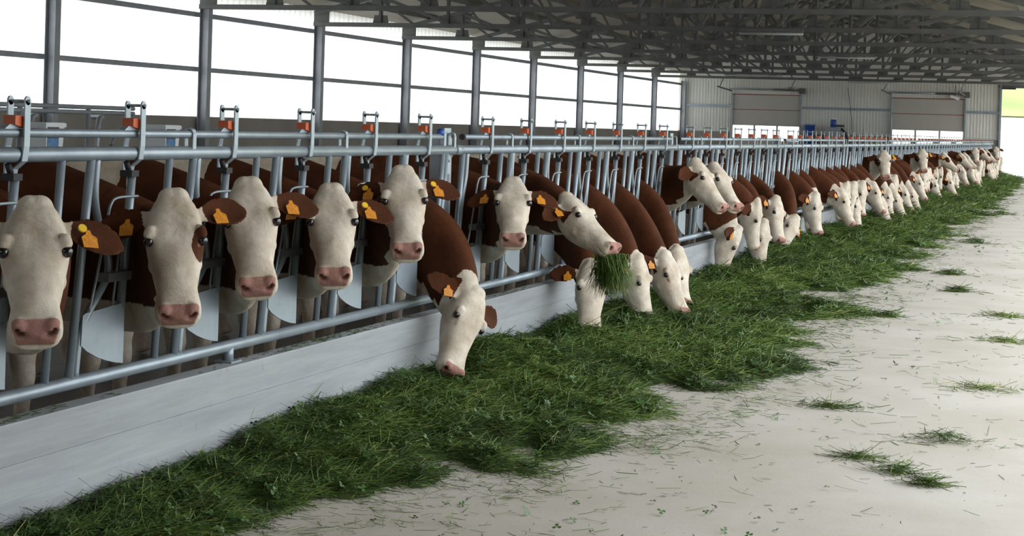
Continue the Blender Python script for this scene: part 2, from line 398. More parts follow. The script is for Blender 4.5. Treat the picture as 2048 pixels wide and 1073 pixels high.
ords = ['first', 'second', 'third', 'fourth', 'fifth', 'sixth', 'seventh', 'eighth', 'ninth', 'tenth', 'eleventh', 'twelfth', 'thirteenth', 'fourteenth', 'fifteenth', 'sixteenth', 'seventeenth', 'eighteenth', 'nineteenth']
tens = {2: 'twenty', 3: 'thirty', 4: 'forty', 5: 'fifty', 6: 'sixty', 7: 'seventy', 8: 'eighty'}
tenth = {2: 'twentieth', 3: 'thirtieth', 4: 'fortieth', 5: 'fiftieth', 6: 'sixtieth', 7: 'seventieth', 8: 'eightieth'}
def ordinal(n):
    if n < 20: return ords[n-1]
    return tenth[n//10] if n % 10 == 0 else tens[n//10]+'-'+ords[n % 10-1]
tys = [y for y in POSTY if y > 27 and y < YB-1]
for i, y in enumerate(tys):
    t = empty('roof_truss', (0, y, ZCH))
    tag(t, 'dark steel lattice roof truss, %s in view counting from the camera' % ordinal(i+1), 'truss', 'lattice roof trusses')
    for nm, me in TP: put(nm, me, t)
for i, (xa, xb, y, Y) in enumerate(((1478, 1606, 66, tys[1]-.16), (1635, 1748, 116, tys[3]-.16), (1450, 1565, 152, tys[6]-.16), (1695, 1800, 160, tys[7]-.16))):
    p = atY((xa+xb)/2, y, Y); p[2] = ZCH-.03; w = abs(atY(xb, y, Y)[0]-atY(xa, y, Y)[0])/2
    l = empty('lamp_batten', p); tag(l, 'long grey lamp batten hung under the trusses, %s from the camera' % ords[i], 'lamp', 'lamp battens under the roof')
    MB().box(-w, w, -.05, .05, .02, .09).build('housing', M['truss'], l)
    MB().tube([(-w, 0, -.02), (w, 0, -.02)], .028, 8).build('tube_cover', M['batten'], l)
    for s in (-1, 1): MB().beam((s*w*.8, 0, .075), (s*w*.8, .10, .075), .03, .03).build('hanger', M['truss'], l)

# yard and bank behind the open end
tag(MB().add([(-60, YB+.2, -.06), (60, YB+.2, -.06), (60, 84, -.06), (-60, 84, -.06), (60, 104, 3.0), (-60, 104, 3.0)], [(0, 1, 2, 3), (3, 2, 4, 5)]).build('ground_yard', M['yard']), kind='structure')
tag(MB().box(9, 60, -40, YB+.2, -.2, -.06).box(-60, XW-.2, -40, YB+.2, -.2, -.06).box(XW-.2, 9, -40, -8, -.2, -.06).build('ground_outside', M['yard']), kind='structure')
hv = []; hf = []
nx, ny = 60, 16
for j in range(ny):
    for i in range(nx):
        x = -80+160*i/(nx-1); y = 103+50*j/(ny-1)
        hv.append((x, y, 2.95+ (y-103)*.42+.9*math.sin(x*.21+j)*min(1, j/3)*.6+.3*math.sin(x*.9+j*2.1)*min(1, j)))
for j in range(ny-1):
    for i in range(nx-1): a = j*nx+i; hf.append((a, a+1, a+nx+1, a+nx))
tag(MB().add(hv, hf, True).build('ground_bank', M['hill']), kind='structure')

# ------------------------------------------------------------------ headlock feed fence
XF = -3.70
def smooth_path(pts, n=6):
    P = [Vector(p) for p in pts]; out = []
    for i in range(len(P)-1):
        a, b, c, d = P[max(i-1, 0)], P[i], P[i+1], P[min(i+2, len(P)-1)]
        for k in range(n):
            t = k/n; out.append(.5*((2*b)+(c-a)*t+(2*a-5*b+4*c-d)*t*t+(3*b-a-3*c+d)*t**3))
    out.append(P[-1]); return out
XT, XBt = -3.676, -3.718     # the fence leans slightly towards the alley
def fx(z): return XBt+(XT-XBt)*(z-.475)/(1.368-.475)
PL = 5.86
F = {}
F['top_rail'] = MB().tube([(XT, .012, 1.368), (XT, PL-.012, 1.368)], .0285, 14).tube([(XT, .0, 1.368), (XT, .10, 1.368)], .0315, 14).mesh('top_rail', M['galv'])
F['bottom_rail'] = MB().tube([(XBt, .01, .475), (XBt, PL-.01, .475)], .0265, 12).mesh('bottom_rail', M['galv'])
F['control_rail'] = MB().tube([(XT, .14, 1.448), (XT, PL-.22, 1.448)], .017, 10).mesh('control_rail', M['galv'])
F['bar'] = MB().tube([(fx(1.35), -.492-.01, 1.35), (fx(.49), -.515, .49)], .0165, 10).mesh('bar', M['galv'])
F['inner_bar'] = MB().tube([(fx(1.35), -.302, 1.35), (fx(.49), -.352, .49)], .018, 10).mesh('inner_bar', M['galv'])
F['bowed_bar'] = MB().tube(smooth_path([(fx(1.35), -.262, 1.35), (fx(1.2), -.258, 1.20), (fx(1.08), -.21, 1.08), (fx(.96), -.135, .96), (fx(.86), -.132, .87), (fx(.75), -.24, .75), (fx(.66), -.298, .66), (fx(.49), -.312, .49)], 5), .016, 10).mesh('bowed_bar', M['galv'])
F['locking_bar'] = MB().tube([(fx(1.30), .004, 1.30), (fx(.74), -.012, .74)], .018, 10).mesh('locking_bar', M['galv'])
px = fx(.65)+.012
F['neck_plate'] = MB().prism([(-.305, .735), (-.29, .742), (-.004, .762), (-.004, .515), (-.06, .523), (-.13, .540), (-.20, .562), (-.27, .592), (-.312, .62)], px, px+.006, 'x').mesh('neck_plate', M['galv_plate'])
F['clamp'] = MB().box(fx(.87)-.026, fx(.87)+.026, -.158, .014, .855, .89).mesh('clamp', M['steel'])
F['guard_rod'] = MB().tube(smooth_path([(fx(1.19)+.018, .03, 1.194), (fx(1.19)+.02, -.12, 1.192), (fx(1.18)+.02, -.168, 1.17), (fx(1.1)+.02, -.186, 1.11), (fx(.9)+.02, -.225, .92), (px, -.255, .74)], 5), .0058, 6).tube([(fx(1.0)+.02, -.07, 1.06), (px, -.088, .75)], .0052, 6).mesh('guard_rod', M['galv'])
XA = -3.640
lv = MB()
def strap(mb, pts, w, th):   # flat strap whose wide face looks at the alley
    for i in range(len(pts)-1):
        (x0, y0, z0), (x1, y1, z1) = pts[i], pts[i+1]
        vs = []
        for (x, y, z) in (pts[i], pts[i+1]):
            vs += [(x-th/2, y-w/2, z), (x+th/2, y-w/2, z), (x+th/2, y+w/2, z), (x-th/2, y+w/2, z)]
        mb.add(vs, [(0, 1, 2, 3), (7, 6, 5, 4), (0, 4, 5, 1), (1, 5, 6, 2), (2, 6, 7, 3), (3, 7, 4, 0)])
strap(lv, [(XA, .0, 1.565), (XA, .0, 1.40), (XA-.005, -.004, 1.345), (XA-.042, -.006, 1.315), (XA-.052, -.006, 1.27), (XA-.052, -.006, 1.235)], .034, .007)
lv.tube([(XA-.0035, 0, 1.565), (XA+.0035, 0, 1.565)], .017, 12)
lv.tube([(XA-.055, -.006, 1.235), (XA-.045, -.006, 1.235)], .017, 12)
XA2 = -3.712
strap(lv, [(XA2, .0, 1.565), (XA2, .0, 1.43), (XA2-.006, 0, 1.40), (XA2-.006, 0, 1.29)], .034, .007)
lv.tube([(XA2-.0035, 0, 1.565), (XA2+.0035, 0, 1.565)], .017, 12)
lv.tube([(XA2-.01, 0, 1.563), (XA+.014, 0, 1.563)], .006, 8)
F['lever'] = lv.mesh('lever', M['galv_plate'])
F['latch_block'] = MB().prism([(-.055, 1.478), (.018, 1.462), (.018, 1.500), (-.03, 1.512), (-.055, 1.51)], XA2+.012, XA-.010, 'x').mesh('latch_block', M['orange'])
F['latch_seat'] = MB().prism([(-.10, 1.462), (.03, 1.462), (.02, 1.476), (-.07, 1.479)], XT-.014, XT+.014, 'x').mesh('latch_seat', M['galv_plate'])
F['rubber_buffer'] = MB().box(XT-.03, XT+.025, -.055, .0, 1.275, 1.30).tube([(XT-.005, -.05, 1.335), (XT-.005, -.03, 1.30)], .012, 8).mesh('rubber_buffer', M['rubber'])
stp = [(XT+.020, 1.385), (XT+.020, 1.452), (XT+.014, 1.468), (XT, 1.474), (XT-.014, 1.468), (XT-.020, 1.452), (XT-.020, 1.385)]
sm_ = MB()
for i in range(len(stp)-1): sm_.beam((stp[i][0], 0, stp[i][1]), (stp[i+1][0], 0, stp[i+1][1]), .028, .006, (1, 0, .3))
F['stirrup'] = sm_.mesh('stirrup', M['galv_plate'])
F['foot'] = MB().tube([(XBt, 0, ZC), (XBt, 0, .475)], .026, 10).box(XBt-.05, XBt+.045, -.05, .05, ZC, ZC+.008).mesh('foot', M['galv'])
F['post'] = MB().box(XT-.13, XT-.035, -.05, .05, ZC-.4, 1.44).box(XT-.045, XT-.035, -.075, .075, ZC-.4, 1.44).mesh('post', M['steel'])
F['post_plate'] = MB().box(XT-.034, XT-.026, -.07, .04, 1.22, 1.50).sphere((XT-.022, .01, 1.46), .009, 6, 4).sphere((XT-.022, .01, 1.30), .009, 6, 4).sphere((XT-.022, -.05, 1.30), .009, 6, 4).mesh('post_plate', M['galv_plate'])
F['end_bar'] = MB().tube([(fx(1.35), 0, 1.35), (fx(.49), -.02, .49)], .0175, 10).mesh('end_bar', M['galv'])
F['end_cap'] = MB().tube([(XT, .132, 1.448), (XT, .16, 1.448)], .019, 10).mesh('end_cap', M['rubber'])
F['curved_end'] = MB().tube(smooth_path([(fx(1.35), .235, 1.35), (fx(1.2), .235, 1.2), (fx(1.05), .20, 1.05), (fx(.87), .19, .87), (fx(.7), .16, .7), (fx(.49), .15, .49)]), .016, 10).mesh('curved_end', M['galv'])
JOINTS = [9.72+PL*n for n in range(-1, 11)]
SLOTS = []
for n, J in enumerate(JOINTS):
    root = empty('headlock_panel', (0, J, 0))
    lab = ('galvanised headlock fence panel nearest the camera, ending at the blue ball knob' if n == 0 else
           'galvanised headlock fence panel, %s along the feed alley from the camera' % ordinal(n+1))
    tag(root, lab, 'feed fence', 'headlock panels of the feed fence')
    for k in ('top_rail', 'bottom_rail', 'control_rail', 'end_cap'): put(k, F[k], root)
    put('post', F['post'], root, (0, PL-.02, 0)); put('post_plate', F['post_plate'], root, (0, PL-.03, 0))
    put('end_bar', F['end_bar'], root, (0, .16, 0)); put('end_bar', F['end_bar'], root, (0, PL-.13, 0)); put('curved_end', F['curved_end'], root)
    put('foot', F['foot'], root, (0, 3.12, 0)); put('foot', F['foot'], root, (0, .06, 0))
    for k in range(7):
        yd = .59+.795*k
        if J+yd > YB-.4: continue
        SLOTS.append(J+yd+.14)
        if k > 0:
            put('bar', F['bar'], root, (0, yd, 0)); put('inner_bar', F['inner_bar'], root, (0, yd, 0)); put('bowed_bar', F['bowed_bar'], root, (0, yd, 0))
        lb = put('locking_bar', F['locking_bar'], root, (0, yd, 0))
        put('neck_plate', F['neck_plate'], lb); put('clamp', F['clamp'], lb); put('guard_rod', F['guard_rod'], lb)
        le = put('lever', F['lever'], root, (0, yd+.01, 0))
        put('latch_block', F['latch_block'], le); put('latch_seat', F['latch_seat'], le); put('rubber_buffer', F['rubber_buffer'], le)
        if k % 2 == 0: put('stirrup', F['stirrup'], root, (0, yd+.46, 0))
    put('bar', F['bar'], root, (0, .59+.795*7+.02, 0))
    if n == 0:
        kn = MB().sphere((XT, PL-.235, 1.472), .026, 12, 8).build('lever_knob', M['blue'], root); kn['label'] = 'blue ball knob'
    MB().box(XT-.012, XT+.012, PL-.20, PL-.17, 1.39, 1.47).build('knob_bracket', M['galv_plate'], root)

# ------------------------------------------------------------------ cows
HS = [(-.030, -.048, -.115, .040, .9), (-.010, -.014, -.150, .068, .9), (.025, .000, -.180, .090, .88), (.075, .007, -.203, .106, .86), (.13, .009, -.218, .118, .80),
      (.18, .004, -.226, .121, .74), (.23, -.003, -.222, .114, .70), (.29, -.007, -.204, .103, .70), (.35, -.008, -.178, .094, .74), (.40, -.007, -.155, .088, .82),
      (.44, -.004, -.142, .088, .90), (.475, -.006, -.133, .087, .93), (.498, -.016, -.124, .079, .94), (.512, -.034, -.110, .058, .95)]
def lerp_tab(tab, n):
    T = np.array(tab); s = np.linspace(0, len(T)-1, n); i = np.minimum(s.astype(int), len(T)-2); f = (s-i)[:, None]
    P = lambda k: T[np.clip(k, 0, len(T)-1)]
    a, b, c, d = P(i-1), P(i), P(i+1), P(i+2)
    return .5*(2*b+(c-a)*f+(2*a-5*b+4*c-d)*f*f+(3*b-a-3*c+d)*f**3)
def loft(mb, rings):
    n = len(rings[0]); vs = [p for r in rings for p in r]; fs = []
    for i in range(len(rings)-1):
        for k in range(n): fs.append((i*n+k, i*n+(k+1) % n, (i+1)*n+(k+1) % n, (i+1)*n+k))
    c0 = np.mean(rings[0], 0); c1 = np.mean(rings[-1], 0); b = len(vs); vs += [c0, c1]
    for k in range(n): fs.append((b, (k+1) % n, k)); q = (len(rings)-1)*n; fs.append((b+1, q+k, q+(k+1) % n))
    mb.add(vs, fs, True)
def sect(c, right, up, w, h, e=.8, bt=1.0, n=24):
    out = []
    for k in range(n):
        a = 2*math.pi*k/n; ca, sa = math.cos(a), math.sin(a)
        x = math.copysign(abs(ca)**e, ca); v = math.copysign(abs(sa)**e, sa)
        out.append(np.asarray(c)+right*(x*w*(1+(bt-1)*(1-v)/2))+up*(v*h))
    return out
def nrm(v): v = np.asarray(v, float); return v/np.linalg.norm(v)
def perp(v, a): return nrm(v-a*np.dot(v, a))
def head_part(mb, H, vox, ear_tilt):
    W = lambda t, l, d: H['o']+H['s']*(H['a']*t+H['l']*l+H['d']*d)
    rings = []
    for t, top, bot, hw, bt in lerp_tab(HS, 34):
        rings.append(sect(W(t, 0, (top+bot)/2), H['l'], H['d'], hw*H['s'], (top-bot)/2*H['s'], float(np.interp(t, [0, .14, .24, .38, .45, .5], [.80, .70, .86, .92, .80, .80])), bt, 28))
    loft(mb, rings)
    s = H['s']
    for sg in (-1, 1):
        for (t, l, d, r) in ((.150, .092, -.010, .021), (.166, .096, -.020, .020), (.480, .050, -.028, .031), (-.010, .016, -.048, .046), (.23, .060, -.130, .042)):
            mb.sphere(W(t, sg*l, d), r*s, 14, 10)
        ed = nrm(H['l']*sg*1.0 - H['d']*.42 + H['a']*ear_tilt[0 if sg < 0 else 1]); en = perp(H['d'], ed); ew = np.cross(ed, en)
        th = max(.010, vox*.85)
        er = []
        for q, w in lerp_tab([(0, .022), (.15, .040), (.35, .064), (.6, .070), (.8, .056), (.93, .032), (1.0, .012)], 14):
            c = W(.050, sg*.085, -.075)+ed*(q*.225*s)
            ring = []
            for k in range(14):
                a = 2*math.pi*k/14; x = math.cos(a)
                ring.append(c+ew*(x*w*s)+en*(math.sin(a)*th*(1 if q < .9 else .7) + (x*x-.4)*w*.38*s))
            er.append(ring)
        loft(mb, er)
        H.setdefault('ears', []).append((W(.050, sg*.085, -.075), ed, en, ew))
def cow_geometry(H, shoulder, heading, vox, zV, gapY, legs=True, bodyvox=None):
    hx = np.array([math.cos(heading), math.sin(heading), 0.0]); hl = np.array([-hx[1], hx[0], 0]); up = np.array([0, 0, 1.0])
    s = H['s']
    E = H['o']+s*(H['a']*.095-H['d']*.125)
    S = np.array(shoulder); V = np.array([XF+.02, gapY, zV])
    path = np.array([list(p) for p in smooth_path([S-hx*.25, S, V, E], 10)])[10:]
    npth = len(path); secs = []
    upE = H['d']*.55-H['a']*.75
    for i, p in enumerate(path):
        q = i/(npth-1); t = nrm(path[min(i+1, npth-1)]-path[max(i-1, 0)])
        u = nrm(up*(1-q)+upE*q); u = perp(u, t); r = np.cross(t, u)
        h = np.interp(q, [0, .25, .5, .75, 1], [.34, .315, .275, .190, .105] if zV > .88 and zV < .95 else [.33, .275, .225, .170, .105]); w = np.interp(q, [0, .25, .5, .75, 1], [.20, .15, .120, .105, .080])
        secs.append((p, r, u, w, h, np.interp(q, [0, .5, 1], [.6, .55, .8])))
    def run(mb, v, it):
        me = mb.mesh('tmp', M['coat'], False); o = bpy.data.objects.new('tmp', me); C.objects.link(o)
        r = o.modifiers.new('r', 'REMESH'); r.mode = 'VOXEL'; r.voxel_size = v; r.use_smooth_shade = True
        sm = o.modifiers.new('s', 'SMOOTH'); sm.factor = .5; sm.iterations = it
        dg = bpy.context.evaluated_depsgraph_get(); ev = o.evaluated_get(dg); m2 = ev.to_mesh()
        n = len(m2.vertices); co = np.empty(n*3, np.float32); m2.vertices.foreach_get('co', co)
        nl = len(m2.loops); li = np.empty(nl, np.int32); m2.loops.foreach_get('vertex_index', li)
        lt = np.empty(len(m2.polygons), np.int32); m2.polygons.foreach_get('loop_total', lt)
        no = np.empty(n*3, np.float32); m2.vertices.foreach_get('normal', no)
        ev.to_mesh_clear(); bpy.data.objects.remove(o); bpy.data.meshes.remove(me)
        return co.reshape(-1, 3).astype(float), li, lt, no.reshape(-1, 3).astype(float)
    m1 = MB(); head_part(m1, H, vox, H['ear_tilt'])
    cut = int(npth*.30)
    loft(m1, [sect(p, r, u, w, h, .85, bt) for p, r, u, w, h, bt in secs[cut:]])
    a = run(m1, vox, 3 if vox < .012 else 2)
    m2 = MB()
    loft(m2, [sect(p, r, u, w, h, .85, bt) for p, r, u, w, h, bt in secs[:int(npth*.40)]])
    B0 = np.array([S[0], S[1], 0])
    tr = []
    for uu, zc, h, w in lerp_tab([(.22, .98, .18, .10), (.10, .97, .31, .19), (-.12, .965, .375, .25), (-.5, .94, .375, .31), (-.95, .925, .40, .35), (-1.3, .96, .365, .30), (-1.55, 1.01, .30, .26), (-1.72, 1.04, .20, .17)], 22):
        tr.append(sect(B0+hx*uu+up*zc, hl, up, w, h, .85, .95))
    loft(m2, tr)
    if legs:
        for lu, ll, hind in ((-.10, .14, 0), (-.10, -.14, 0), (-1.42, .16, 1), (-1.42, -.16, 1)):
            P = [(0, .75, .10), (0, .60, .085), (.0, .42, .058), (.01, .36, .055), (0, .22, .038), (0, .12, .045), (.02, .06, .052), (.03, .0, .058)] if not hind else \
                [(.1, .85, .14), (.06, .66, .11), (-.06, .50, .065), (-.09, .44, .058), (-.05, .26, .042), (-.03, .12, .047), (0, .06, .052), (.02, .0, .058)]
            m2.tube([B0+hx*(lu+q[0])+hl*ll+up*q[1] for q in P], [q[2] for q in P], 12)
    b = run(m2, bodyvox or max(.024, vox*2), 3)
    co = np.vstack([a[0], b[0]]); li = np.concatenate([a[1], b[1]+len(a[0])]); lt = np.concatenate([a[2], b[2]]); no = np.vstack([a[3], b[3]])
    # ---- head coordinates, features, coat pattern
    rel = (co-H['o'])/s; t = rel@H['a']; l = rel@H['l']; d = rel@H['d']; al = np.abs(l)
    inhead = (t > -.08) & (t < .56) & (al < .16) & (d > -.26) & (d < .05) & (np.arange(len(co)) < len(a[0]))
    def g3(tt, ll, dd, st, sl, sd): return np.exp(-((t-tt)/st)**2-((al-ll)/sl)**2-((d-dd)/sd)**2)*inhead
    nos = np.maximum(g3(.508, .046, -.036, .040, .015, .013), g3(.508, .056, -.024, .040, .010, .012))
    eyeg = g3(.184, .108, -.026, .021, .03, .013)
    mouth = np.exp(-((d+.088)/.006)**2)*((t > .40) & inhead)*np.clip((t-.40)/.05, 0, 1)
    if vox < .013:
        co = co - (nos*.026*s)[:, None]*(H['a']*.7-H['d']*.1)
        co = co - (mouth*.005*s)[:, None]*no
        co = co + ((g3(.182, .108, -.026, .036, .05, .028)-1.35*eyeg)*.010*s)[:, None]*no
        wr = np.sin(l*150+6*np.sin(t*28))*np.exp(-((t-.08)/.07)**2)*(d > -.06)*inhead
        co = co + (wr*.0005*s)[:, None]*no
        co = co - ((np.exp(-((t-.15)/.05)**2-(l/.035)**2)*.006 - np.exp(-((t-.33)/.10)**2-(l/.03)**2)*.005)*(d > -.05)*inhead*s)[:, None]*H['d']
        ck = np.exp(-((t-.36)/.05)**2-((d+.075)/.035)**2)*inhead*(al > .04)
        co = co - (ck*.007*s)[:, None]*no
    brn = .5+(-d-(H['bt']+.85*t))/.07
    br = np.clip(brn, 0, 1)
    # path coordinates for the pale throat and dewlap
    dd = ((co[:, None, :]-path[None, ::3, :])**2).sum(2); ii = dd.argmin(1)*3
    U = np.array([x[2] for x in secs]); Hh = np.array([x[4] for x in secs]); q = ii/(npth-1)
    vv = ((co-path[ii])*U[ii]).sum(1)/Hh[ii]
    neckish = (q > .02) & (q < 1.01) & (dd.min(1) < .16)
    thr = np.clip((vv+H['dew'])/.18+.5, 0, 1)*np.where(q < .7, np.clip((co[:, 2]-(zV-.19 if zV > .86 else .5))/.08, 0, 1), 1)
    br = np.where(neckish, br*thr, br)
    loc = co-B0; bu = loc@hx; bl = loc@hl
    ph = H['seed']
    pat = .5+.9*(np.sin(bu*3.1+ph)+np.sin(co[:, 2]*4.2+ph*1.7+bu*1.3)*.7+np.sin(bl*2.6+ph*2.3)*.5)+H['brownness']
    body = bu < .05
    br = np.where(body, np.clip(pat, 0, 1)*np.clip((co[:, 2]-.58)/.12, 0, 1), br)
    for (eo, ed, en, ew) in H['ears']:
        r2 = co-eo; x = r2@ed; y = r2@en; z = r2@ew
        ism = (x > .03*s) & (x < .25*s) & (np.abs(y) < .05) & (np.abs(z) < .085)
        br = np.where(ism, np.clip((x-.03*s)/.02, 0, 1)*.5+.55, br)
    for (tt, ll, dc, rad) in H.get('patch', ()):
        rr = np.sqrt(((t-tt)/1.5)**2+(l-ll)**2+(d-dc)**2)
        br = np.maximum(br, np.clip(.5+(rad-rr)/.03, 0, 1)*inhead)
    pink = np.clip((t-.466)/.016+.5, 0, 1)*np.clip((d+.080)/.012+.5, 0, 1)*np.clip((.068+.25*(d+.03)-al)/.014+.5, 0, 1)*inhead
    pink = np.maximum(pink, g3(.208, .104, -.022, .020, .03, .014)*.9)
    dark = np.clip(nos*1.2, 0, 1)+mouth*.35+g3(.184, .108, -.026, .028, .04, .019)*.75
    dark = dark + np.exp(-((t-.235)/.03)**2-((al-.10)/.04)**2-((d+.030)/.016)**2)*inhead*H['tear']
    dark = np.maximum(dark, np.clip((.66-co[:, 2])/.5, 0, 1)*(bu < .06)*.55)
    cols = np.zeros((len(co), 4), np.float32); cols[:, 0] = br; cols[:, 1] = pink; cols[:, 2] = np.clip(dark, 0, 1); cols[:, 3] = 1
    return co-B0, li, lt, cols, B0
def mesh_np(name, co, li, lt, material, cols=None, attr='coat'):
    me = bpy.data.meshes.new(name); me.vertices.add(len(co)); me.vertices.foreach_set('co', np.asarray(co, np.float32).ravel())
    me.loops.add(len(li)); me.loops.foreach_set('vertex_index', np.asarray(li, np.int32))
    me.polygons.add(len(lt)); ls = np.concatenate([[0], np.cumsum(lt)[:-1]]).astype(np.int32)
    me.polygons.foreach_set('loop_start', ls)
    me.materials.append(material)
    me.polygons.foreach_set('use_smooth', np.ones(len(lt), bool))
    if cols is not None and cols.ndim == 2:
        at = me.attributes.new(attr, 'FLOAT_COLOR', 'POINT'); at.data.foreach_set('color', cols.ravel())
    elif cols is not None:
        at = me.attributes.new(attr, 'FLOAT', 'POINT'); at.data.foreach_set('value', cols.astype(np.float32))
    me.update(calc_edges=True); me.validate(); return me
def make_head(P, Mz, hint, seed, scale=None, **kw):
    P = np.array(P, float); Mz = np.array(Mz, float); a = nrm(Mz-P); ln = np.linalg.norm(Mz-P)
    d = perp(np.array([0, 0, 1.0])+1.2*np.asarray(hint, float)+kw.get('roll', 0)*np.array([0, 1.0, 0]), a); l = np.cross(d, a)
    s = scale or ln/.495
    H = dict(a=a, d=d, l=l, s=s, o=P-d*0.0, seed=seed, ear_tilt=kw.get('ear', (.05, .05)), bt=kw.get('bt', .10), dew=kw.get('dew', .86), brownness=kw.get('brownness', -.40), tear=kw.get('tear', .2), patch=kw.get('patch', ()))
    return H
def solve_muzzle(P, mpx, hl):
    d = nrm(ray(*mpx)); o = np.array([0, 0, EYE]); b = d@(P-o); c = (P-o)@(P-o)-hl*hl; D = b*b-c
    return o+d*(b-math.sqrt(max(D, 0)))
eye_me = MB().sphere((0, 0, 0), .0205, 12, 8).mesh('eye', M['eye'])
tag_me = MB().prism([(-.026, -.055), (.026, -.055), (.028, -.015), (.010, -.002), (.007, .014), (-.007, .014), (-.010, -.002), (-.028, -.015)], -.0015, .0015, 'x').mesh('ear_tag', M['tag'])
but_me = MB().tube([(-.004, 0, 0), (.004, 0, 0)], .015, 12).mesh('ear_tag_button', M['tagy'])
def place(name, me, parent, B0, c, X, Y, Z, s=1.0):
    o = put(name, me, parent); m = Matrix(((X[0]*s, Y[0]*s, Z[0]*s, c[0]-B0[0]), (X[1]*s, Y[1]*s, Z[1]*s, c[1]-B0[1]), (X[2]*s, Y[2]*s, Z[2]*s, c[2]-B0[2]), (0, 0, 0, 1)))
    o.matrix_local = m; return o
def dress(root, H, B0, tags=(1, 1), buttons=(0, 1)):
    s = H['s']; W = lambda t, l, d: H['o']+s*(H['a']*t+H['l']*l+H['d']*d)
    for sg in (-1, 1): place('eye', eye_me, root, B0, W(.187, sg*.0985, -.027), H['a'], H['l'], H['d'], s*1.0)
    for i, (eo, ed, en, ew) in enumerate(H['ears']):
        if not tags[i]: continue
        dn = ew if ew[2] > 0 else -ew
        up = nrm(perp(np.array([0, 0, 1.0]), en)*.7+dn*.3); up = perp(up, en)
        if np.dot(en, H['d']) < 0: en = -en
        c = eo+ed*(.085*s)+en*(.022*s)-up*(.006)
        Y = np.cross(up, en)
        to = place('ear_tag', tag_me, root, B0, c, en, Y, up)
        if buttons[i]: place('ear_tag_button', but_me, root, B0, c+en*.006+up*.016-Y*.022, en, Y, up)
def build_cow(slot, poll, muz, hint, vox, label, seed, zV=.98, heading=0.0, tags=(1, 1), buttons=(0, 1), sh=None, **kw):
    H = make_head(poll, muz, hint, seed, **kw)
    gy = SLOTS[slot]
    S = np.array([XF-.60, gy+(.05 if sh is None else sh), 1.0])
    co, li, lt, cols, B0 = cow_geometry(H, S, heading, vox, zV, gy, legs=True)
    root = empty('cow', B0); tag(root, label, 'cow', 'cows in the feed fence')
    put('body', mesh_np('body', co, li, lt, M['coat'], cols), root)
    dress(root, H, B0, tags, buttons)
    return root, H
TOCAM = lambda P: nrm(np.array([0-P[0], 0-P[1], 0]))
def cow_px(slot, ppx, mpx, L, vox, label, seed, mode, hl=.5, **kw):
    P = atX(*ppx, -L); Mz = solve_muzzle(P, mpx, hl)
    hint = {'look': TOCAM(P), 'eat': np.array([1.0, -.15, 0]), 'side': np.array([.3, 0, 0]), 'eatcam': nrm(np.array([.7, -.7, 0]))}[mode]
    if 'hint' in kw: hint = np.array(kw.pop('hint'), float)
    zV = {'look': .90, 'eat': .80, 'side': .99, 'eatcam': .80}[mode]
    if 'zV' in kw: zV = kw.pop('zV')
    return build_cow(slot, P, Mz, hint, vox, label, seed, zV=zV, scale=hl/.5*1.01, **kw)

